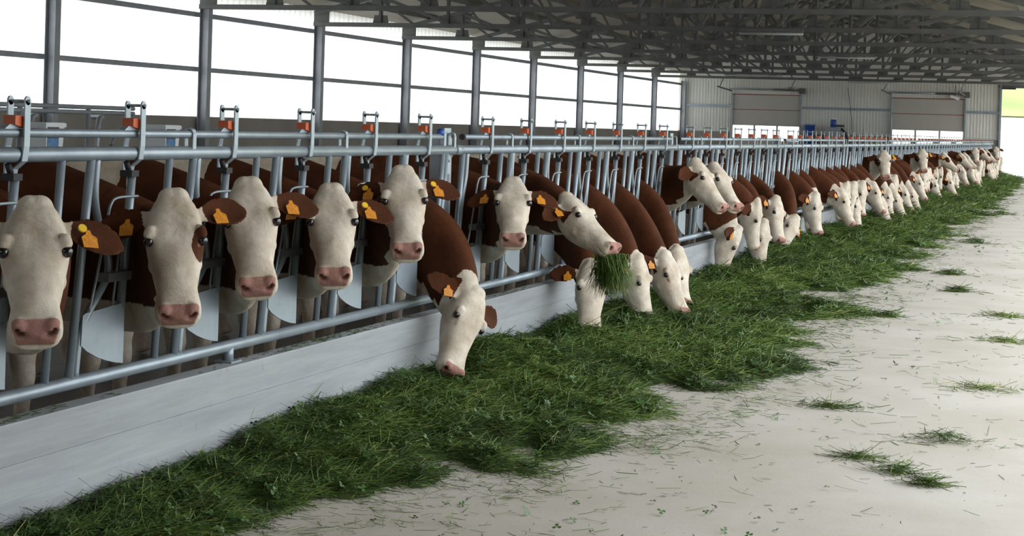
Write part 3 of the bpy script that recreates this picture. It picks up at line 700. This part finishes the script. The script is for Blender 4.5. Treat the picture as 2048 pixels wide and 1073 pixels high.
COWS = [
 # slot, poll px, muzzle px, L, mode, label, extra
 (1, (70, 404), (72, 652), 3.3, 'look', 'cream-faced cow at the left edge of the view, looking at the camera', dict(ear=(.10, .12), tags=(1, 1), buttons=(1, 1))),
 (2, (348, 390), (358, 622), 3.3, 'look', 'white-faced cow with a brown patch round one eye, second from the left', dict(patch=((.20, .108, -.030, .055),), ear=(.1, -.35), roll=.03, tags=(1, 1), buttons=(0, 0))),
 (3, (497, 364), (515, 565), 3.3, 'look', 'pale-faced cow looking at the camera, third from the left', dict(ear=(.0, .0), buttons=(0, 0))),
 (4, (663, 374), (668, 544), 3.3, 'look', 'pale-faced cow with a greyish forehead, fourth from the left, looking out', dict(ear=(.05, .05), buttons=(1, 1))),
 (5, (806, 338), (815, 494), 3.3, 'look', 'cow holding its head highest beside the fence joint with blue knob', dict(ear=(.12, .0), buttons=(1, 1))),
 (6, (962, 588), (912, 742), 3.3, 'eat', 'cow bent over the curb nearest the camera, nose in the grass', dict(hint=(1.0, -.12, 0), tear=.6, tags=(1, 0), ear=(-.2, -.2), bt=.13)),
 (7, (1026, 358), (1026, 472), 3.3, 'look', 'cow looking at the camera just past the first fence joint', dict(ear=(.15, .15), buttons=(0, 0))),
 (8, (1143, 388), (1235, 490), 3.25, 'side', 'cow seen in profile with a bunch of grass hanging from its mouth', dict(ear=(.3, .3))),
 (9, (1190, 528), (1183, 660), 3.3, 'eatcam', 'cow feeding below the one with grass in its mouth', dict(ear=(.1, .1), hint=(.55, -.8, 0), patch=((.09, .10, -.09, .05),))),
 (10, (1287, 517), (1308, 648), 3.25, 'eat', 'feeding cow hidden partly behind the hanging grass bunch', dict(ear=(-.1, -.1))),
 (11, (1340, 508), (1373, 622), 3.18, 'eat', 'feeding cow with a tan stain on its cheek', dict(tear=.9, hint=(1, -.3, 0))),
 (12, (1365, 499), (1378, 605), 3.22, 'eat', 'feeding cow behind the tan-cheeked one, ear sticking out to the right', dict(hint=(1, -.2, 0))),
 (13, (1400, 320), (1454, 412), 3.3, 'side', 'cow with raised head in profile, nearer of the two facing the alley', dict(bt=.16, ear=(.4, .4), tags=(0, 0))),
 (14, (1436, 328), (1481, 410), 3.3, 'side', 'cow with raised head in profile, farther of the two facing the alley', dict(bt=.16, ear=(.4, .4), tags=(0, 0))),
 (15, (1486, 464), (1452, 560), 3.3, 'eat', 'dark brown-necked cow feeding with its nose turned back to the curb', dict(hint=(1, .25, 0), bt=.2)),
 (17, (1536, 447), (1530, 541), 3.3, 'eat', 'feeding cow with a long white face, just past the two raised heads', dict(hint=(1, -.3, 0))),
 (18, (1560, 397), (1567, 480), 3.3, 'eat', 'cow with lowered head in the middle distance and a dark brown ear', dict(hint=(1, -.2, 0))),
 (20, (1598, 437), (1570, 502), 3.3, 'eat', 'cow feeding close to the curb behind a long white face', dict(hint=(1, .1, 0))),
 (21, (1638, 390), (1644, 466), 3.3, 'eat', 'white-cheeked cow with a yellow tag and a lowered head, mid row', dict(hint=(1, -.2, 0))),
]
nl = 0
for i, (slot, pp, mp, L, mode, label, kw) in enumerate(COWS):
    vox = .0068 if i < 5 else (.0085 if i < 8 else (.010 if i < 14 else .014))
    cow_px(slot, pp, mp, L, vox, label, 1.3*i+.4, mode, hl=.5 if i != 6 else .48, **kw)
done = {c[0] for c in COWS} | {19}
# farther along the row: a cow in nearly every headlock, from a set of poses
VAR = []
def variant(kind, seed):
    r = random.Random(seed)
    y0 = SLOTS[24]
    if kind == 'eat':
        P = np.array([-3.30+r.uniform(-.08, .08), y0+r.uniform(-.15, .05), .60+r.uniform(-.06, .24)]); Mz = P+nrm([r.uniform(-.15, .45), r.uniform(-.55, .2), -1])*.5; hint = (1, r.uniform(-.5, .1), 0); zV = .82
    elif kind == 'look':
        P = np.array([-3.28, y0-.3, 1.27+r.uniform(-.05, .08)]); Mz = P+nrm([.14, -.5, -.75])*.5; hint = (.15, -1, 0); zV = .92
    else:
        P = np.array([-3.28, y0-.05, 1.2+r.uniform(-.12, .1)]); Mz = P+nrm([.65, r.uniform(-.35, 0), -.72])*.5; hint = (.3, 0, 0); zV = .97
    H = make_head(P, Mz, hint, seed*1.37, scale=1.01, bt=r.uniform(.08, .2), brownness=r.uniform(-.2, .3),
                  patch=((.18, r.choice((-1, 1))*.1, -.05, .05), (.10, r.choice((-1, 1))*.09, -.14, .07)) if r.random() < .5 else ())
    co, li, lt, cols, B0 = cow_geometry(H, np.array([XF-.60, y0+.05, 1.0]), 0, .020, zV, y0, bodyvox=.05)
    return kind, mesh_np('body', co, li, lt, M['coat'], cols), H, B0
VAR = {'eat': [variant('eat', 20+k) for k in range(10)], 'look': [variant('look', 40+k) for k in range(2)], 'side': [variant('side', 60+k) for k in range(3)]}
rr = random.Random(5)
lookpx = {24+2: 'look'}
count = len(COWS)
for i, y in enumerate(SLOTS):
    if i in done or i == 0 or i < 16: continue
    count += 1
    if rr.random() < .05: continue
    kind = 'look' if i in (30, 38, 58, 72) else ('side' if i in (44, 47, 52, 53, 61, 66, 70) else 'eat')
    k, me, H, B0v = VAR[kind][rr.randrange(len(VAR[kind]))]
    y0 = SLOTS[24]; B0 = B0v + np.array([rr.uniform(-.04, .06), y-y0, 0])
    root = empty('cow', B0)
    what = {'eat': 'feeding head down', 'look': 'facing the camera', 'side': 'looking into the alley'}[kind]
    tag(root, 'brown and white cow %s, in the %s headlock from the camera' % (what, ordinal(i)), 'cow', 'cows in the feed fence')
    put('body', me, root)
    H2 = dict(H); sh_ = B0-B0v; H2['o'] = H['o']+sh_; H2['ears'] = [(e[0]+sh_, *e[1:]) for e in H['ears']]
    if y < 45: dress(root, H2, B0, (1, 1) if rr.random() < .7 else (0, 1), (0, 1))

# ------------------------------------------------------------------ cubicles behind the cows, boxes, machine
cu = empty('cubicle_rack', (-9.5, 12, 0)); tag(cu, 'dull steel cubicle divider frame with looped tubes behind the cows at left', 'stall divider')
for z in (1.575, 1.525): MB().tube([(0, -3.2, z), (0, 3.6, z)], .022, 8).build('neck_rail', M['steel'], cu)
for k in range(6):
    y = -3.0+k*1.15
    MB().tube(smooth_path([(.1, y, 0), (.1, y, .9), (.1, y+.02, 1.3), (.05, y+.12, 1.45), (-.1, y+.4, 1.48), (-.5, y+.85, 1.48)], 5), .026, 8).build('divider_loop', M['steel'], cu)
    MB().tube(smooth_path([(.05, y+.35, 1.20), (.03, y+.45, 1.28), (0, y+.6, 1.33), (-.1, y+.95, 1.33)], 5), .018, 8).build('divider_arm', M['steel'], cu)
    MB().tube([(0, y, 0), (0, y, 1.56)], .026, 8).build('upright', M['steel'], cu)
for i, (xa, xb) in enumerate(((62, 112), (303, 345))):
    p = atX((xa+xb)/2, 291, -9.0)
    b = empty('printed_box', p); tag(b, ('white and blue printed box on the stall frame at far left' if i == 0 else 'white and blue printed box on the stall frame behind the second cow'), 'box', 'printed boxes on the stall frames')
    b.location.z = 0
    z = p[2]-.03
    MB().prism([(-.13, z), (.12, z), (.15, z+.24), (-.15, z+.24)], -.12, .12, 'x').build('box_body', M['white_plastic'], b)
    MB().box(.118, .126, -.12, .05, z+.02, z+.10).build('printed_panel', M['bluepaint'], b)
    MB().box(.119, .127, -.12, .05, z+.10, z+.2).build('dark_front', M['dark'], b)
    MB().box(-.13, .13, -.16, .16, z+.2, z+.235).build('rim', M['white_plastic'], b)
    MB().tube([(0, 0, 0), (0, 0, z+.02)], .03, 8).build('stand', M['steel'], b)
mc = empty('pump_unit', (-9.95, YB-.55, 0)); tag(mc, 'grey machine cabinet with blue motor on top by the back wall', 'machine')
MB().box(-.28, .30, -.2, .2, 0, 1.84).build('cabinet', M['steel'], mc)
MB().tube([(-.02, 0, 1.84), (-.02, 0, 2.16)], .12, 14).build('motor', M['blue'], mc); MB().tube([(-.02, 0, 2.16), (-.02, 0, 2.20)], .10, 14).build('motor_cap', M['white_plastic'], mc)
MB().tube([(.3, 0, 1.8), (.5, 0, 1.6), (.62, 0, 1.2)], .05, 8).build('hose', M['dark'], mc); MB().box(.05, .42, -.08, .08, 1.86, 1.95).build('valve', M['dark'], mc)
MB().tube([(.72, .3, 1.2), (.66, .4, 2.2), (.45, .5, 3.5)], .012, 6).build('cable', M['dark'], mc)
br = empty('blue_drum', (-10.95, YB-.45, 0)); tag(br, 'blue drum with a pale rim to the left of the machine cabinet', 'drum')
MB().tube([(0, 0, .9), (0, 0, 1.3), (0, 0, 1.9)], [.12, .17, .22], 16).build('drum_body', M['blue'], br); MB().tube([(0, 0, 1.9), (0, 0, 1.96)], .24, 16).build('drum_rim', M['galv_plate'], br)
MB().tube([(0, 0, 0), (0, 0, .9)], .06, 10).build('drum_leg', M['steel'], br)

# ------------------------------------------------------------------ cut grass along the curb
EY = np.array([3.5, 4.8, 5.6, 6.2, 6.8, 8.0, 9.0, 10, 12.5, 18, 22, 37, 74]); EW = np.array([.55, .64, .80, .92, 1.38, 1.72, 1.68, 1.75, 1.78, 1.70, 1.66, 1.52, 1.1])
HY = np.array([3.5, 5.5, 6.6, 7.2, 7.7, 8.2, 9.2, 9.9, 10.6, 11.2, 13, 16, 20, 30, 74]); HH = np.array([.01, .012, .02, .08, .12, .06, .09, .14, .09, .12, .08, .10, .13, .17, .19])
_ph = rng.uniform(0, 6.28, (10, 2)); _fr = rng.normal(0, 1, (10, 2))
def nz(x, y, f):
    s = 0
    for k in range(10): s = s+np.sin(f*(x*_fr[k, 0]*1.6+y*_fr[k, 1])+_ph[k, 0]+k)
    return s/3.2
def cover(x, y):
    d = x-XC1; e = np.interp(y, EY, EW)*(1+.16*nz(x*0, y, 2.2)+.08*nz(x*0, y, 7))
    c = np.clip((e-d)/(.30*e)+.05, 0, 1)
    hole = nz(x, y, 2.6)*.55+nz(x, y, 8)*.45
    return np.clip(c*1.5-np.clip(hole, 0, 2)*1.6*np.clip(d/e*1.7-.25, 0, 1)-.04, 0, 1)*(d > 0)
def pile(x, y):
    d = np.maximum(x-XC1, 0); h = np.interp(y, HY, HH); e = np.interp(y, EY, EW)
    return cover(x, y)**.8*(h*np.exp(-(d/(.50*e))**2)*(1+.28*nz(x, y, 4.5))+.018+.012*nz(x, y, 14)+.01)
gx = np.linspace(XC1+.0, -1.6, 70); gy = np.exp(np.linspace(math.log(3.6), math.log(YB+1.5), 420))
GX, GY = np.meshgrid(gx, gy); GZ = pile(GX, GY)*.80-.016*(1-cover(GX, GY))-.004
nv = GX.size; idx = np.arange(nv).reshape(GX.shape)
q = np.stack([idx[:-1, :-1], idx[:-1, 1:], idx[1:, 1:], idx[1:, :-1]], -1).reshape(-1, 4)
bed = put('grass_bed', mesh_np('grass_bed', np.stack([GX, GY, GZ], -1).reshape(-1, 3), q.ravel(), np.full(len(q), 4), M['grass_bed']))
tag(bed, 'thick matted layer of green fodder lying against the curb', 'grass', kind='stuff')
def blades(x, y, z, ang, pit, ln, w, tint, curl):
    n = len(x); dx, dy = np.cos(ang), np.sin(ang); sx, sy = -dy, dx
    V = np.zeros((n, 6, 3), np.float32)
    for k, (u, wk) in enumerate(((0, .7), (.55, 1.0), (1.0, .15))):
        r = ln*u; zz = z+np.sin(pit)*r-curl*ln*(u*u)
        cx = x+dx*np.cos(pit)*r+sx*curl*.8*ln*u*u; cy = y+dy*np.cos(pit)*r+sy*curl*.8*ln*u*u
        zz = np.maximum(zz, .002)
        for j, sg in ((0, -1), (1, 1)):
            V[:, k*2+j, 0] = cx+sx*sg*w*wk*.5; V[:, k*2+j, 1] = cy+sy*sg*w*wk*.5; V[:, k*2+j, 2] = zz+sg*w*.25
    b = (np.arange(n)*6)[:, None]; Q = np.concatenate([b+np.array([0, 1, 3, 2]), b+np.array([2, 3, 5, 4])], 1).reshape(-1, 4)
    return V.reshape(-1, 3), Q, np.repeat(tint, 6)
def grass_obj(name, x, y, z, ang, pit, ln, w, tint, curl, parent=None, off=(0, 0, 0)):
    V, Q, T = blades(x-off[0], y-off[1], z, ang, pit, ln, w, tint, curl)
    return put(name, mesh_np(name, V, Q.ravel(), np.full(len(Q), 4), M['grass'], T, 'tint'), parent, off)
N = 430000
y = np.exp(rng.uniform(math.log(4.0), math.log(YB+1), N)); x = XC1+.01+rng.uniform(0, 2.1, N)
c = cover(x, y); keep = rng.random(N) < c*1.05+.004*(c <= 0)*(x < -1.7); x, y, c = x[keep], y[keep], c[keep]; n = len(x)
sc = np.clip((y/7)**.75, .9, 4.5)
z = pile(x, y)*rng.uniform(.72, 1.08, n)+.003
tint = np.clip(rng.beta(1.6, 2.6, n)*1.0+.16*nz(x, y, 3)+.10*nz(x, y, 11), 0, .92); yel = rng.random(n) < .035; tint = np.where(yel, rng.uniform(.9, 1, n), tint)
ln = rng.uniform(.05, .17, n)*np.sqrt(sc)*(.6+.4*c)
pit = rng.normal(.05, .2, n)*(.3+.7*c)
g1 = grass_obj('cut_grass', x, y, z, rng.uniform(0, 6.28, n), pit, ln, rng.uniform(.0016, .0038, n)*sc, tint, rng.normal(.08, .12, n))
tag(g1, 'loose blades of freshly cut green grass along the curb', 'grass', kind='stuff')
N = 90000
y = np.exp(rng.uniform(math.log(4.2), math.log(45), N)); x = XC1+rng.uniform(.2, 3.0, N); d_ = x-XC1; e_ = np.interp(y, EY, EW)
keep = rng.random(N) < np.exp(-((d_-e_*.95)/.33)**2)*np.clip(.28+.35*nz(x, y, 4)+.25*nz(x, y, 12), .0, 1)*.75; x, y = x[keep], y[keep]; n = len(x); sc = np.clip((y/7)**.65, .9, 3)
g4 = grass_obj('scattered_grass', x, y, .003+rng.uniform(0, .012, n), rng.uniform(0, 6.28, n), rng.normal(.02, .08, n), rng.uniform(.015, .11, n)*np.sqrt(sc), rng.uniform(.0015, .0036, n)*sc, np.clip(rng.beta(2, 2, n)*.95, 0, .95), rng.normal(0, .15, n))
tag(g4, 'sparse fringe of cut grass at the edge of the fodder strip', 'grass', kind='stuff')
# thin litter of single stems over the alley floor
N = 5200
y = np.exp(rng.uniform(math.log(4.2), math.log(60), N)); x = rng.uniform(-3.2, .6, N)
keep = (cover(x, y) < .25) & (rng.random(N) < np.clip(.28+.5*(x < -1.7)+.30*(x > -.9)+.25*nz(x, y, 1.5), .05, 1)); x, y = x[keep], y[keep]; n = len(x)
sc = np.clip((y/7)**.6, .9, 3)
g2 = grass_obj('grass_litter', x, y, np.full(n, .004), rng.uniform(0, 6.28, n), np.abs(rng.normal(0, .05, n)), rng.uniform(.015, .13, n)*sc**.5*np.where(rng.random(n) < .5, .35, 1), rng.uniform(.002, .004, n)*sc, np.clip(rng.beta(2, 2, n)*1.1, 0, 1), rng.normal(0, .15, n))
tag(g2, 'thin scatter of single grass stems over the pale floor', 'grass', kind='stuff')
N = 1600
y = np.exp(rng.uniform(math.log(4.6), math.log(40), N)); x = rng.uniform(XC0+.01, XC1-.012, N); keep = nz(x*0, y, 3)+rng.normal(0, .5, N) > .1; x, y = x[keep], y[keep]; n = len(x)
g3_ = grass_obj('curb_litter', x, y, np.full(n, ZC+.004), rng.normal(1.57, .35, n), np.full(n, 0.0), rng.uniform(.01, .05, n), rng.uniform(.002, .006, n), rng.uniform(0, .12, n), rng.normal(0, .03, n))
tag(g3_, 'dark crumbs of dirt and stems on top of the concrete curb', 'litter', kind='stuff')
# clover leaves
N = 16000
y = np.exp(rng.uniform(math.log(4.1), math.log(26), N)); x = XC1+.02+rng.uniform(0, 2.6, N); c = cover(x, y)
keep = rng.random(N) < np.where(c > 0, c*.8+.02, .02); x, y = x[keep], y[keep]; n = len(x); z = pile(x, y)*1.02+rng.uniform(.004, .02, n)
V = np.zeros((n, 3, 5, 3), np.float32); a0 = rng.uniform(0, 6.28, n); r = rng.uniform(.008, .014, n)*np.clip((y/8)**.5, 1, 2); tx, ty = rng.normal(0, .45, n), rng.normal(0, .45, n)
for k in range(3):
    a = a0+k*2.094; ca, sa = np.cos(a), np.sin(a)
    for j, (u, v) in enumerate(((0, 0), (.7, -.55), (1.35, -.45), (1.35, .45), (.7, .55))):
        ux = (ca*u-sa*v)*r; uy = (sa*u+ca*v)*r
        V[:, k, j, 0] = x+ux; V[:, k, j, 1] = y+uy; V[:, k, j, 2] = np.maximum(z+ux*tx+uy*ty, .003)
li = np.arange(n*15)
cl = put('clover_leaves', mesh_np('clover_leaves', V.reshape(-1, 3), li, np.full(n*3, 5), M['clover'])); tag(cl, 'small round clover leaves strewn through the cut grass', 'clover', kind='stuff')
# separate little heaps lying on the open floor
HEAPS = [((1776, 634), .16, 'small round tuft of grass alone on the middle of the pale floor'), ((1903, 550), .30, 'grass tuft on the floor level with the mid row of feeding cows'), ((1949, 487), .45, 'grass tuft on the floor near the far right end of the fodder strip'),
         ((2002, 430), .55, 'farthest grass tuft on the floor at right'), ((1916, 584), .24, 'grass tuft just below another on the right of the floor'), ((1660, 815), .26, 'flat wisp of grass in the middle of the near floor'),
         ((1885, 884), .34, 'largest loose grass heap on the right of the near floor'), ((1712, 917), .24, 'flat strip of grass left of the lowest tufts'), ((1790, 946), .18, 'green leafy tuft near the bottom right'),
         ((1850, 972), .13, 'lowest small leafy tuft near the bottom right'), ((1960, 778), .38, 'yellowish thin heap of grass at the right edge'), ((2008, 684), .42, 'dry straw-coloured wisp at the right edge, halfway up the floor'), ((2010, 634), .40, 'dry thin wisp at the right edge above another')]
for i, (p, rad, lab) in enumerate(HEAPS):
    c0 = atZ(*p); n = 200

    th = rng.uniform(0, 6.28, n); rd = np.abs(rng.normal(0, .5, n))*rad
    xx = c0[0]+np.cos(th)*rd*.85; yy = c0[1]+np.sin(th)*rd*.6; s_ = max(1, (c0[1]/8)**.6)
    dry = 'dry' in lab or 'yellow' in lab
    o = grass_obj('grass_tuft', xx, yy, .004+.035*np.exp(-(rd/(.6*rad))**2)*rng.random(n)*s_*(.3 if dry or 'flat' in lab else 1), rng.uniform(0, 6.28, n), rng.normal(.1, .2, n), rng.uniform(.03, .12, n)*s_**.5, rng.uniform(.002, .005, n)*s_,
                  np.clip(rng.beta(2, 2, n)*.8+(.35 if dry else 0), 0, 1), rng.normal(.05, .12, n), off=(c0[0], c0[1], 0))
    tag(o, lab, 'grass', 'grass tufts on the floor', 'stuff')
# the mouthful
P = atX(1143, 388, -3.25); Mz = solve_muzzle(P, (1235, 490), .5)
n = 1700; base = Mz+np.array([-.045, .02, -.06]); xx = base[0]+rng.normal(0, .038, n); yy = base[1]+rng.normal(0, .03, n)
V, Q, T = blades(xx-base[0], yy-base[1], np.full(n, 0.3), rng.uniform(0, 6.28, n), -np.abs(rng.normal(1.25, .2, n)), rng.uniform(.08, .30, n), rng.uniform(.003, .006, n), np.clip(rng.beta(2, 2, n)*.85, 0, .9), rng.normal(0, .1, n))
V[:, 2] += base[2]-.3; 
mg = put('grass_mouthful', mesh_np('grass_mouthful', V, Q.ravel(), np.full(len(Q), 4), M['grass'], T, 'tint'), None, (base[0], base[1], 0)); tag(mg, 'bunch of green grass hanging from the mouth of the cow in profile', 'grass')
print('tris', sum(len(o.data.loops)-2*len(o.data.polygons) for o in bpy.data.objects if o.type == 'MESH'), 'cows', count)
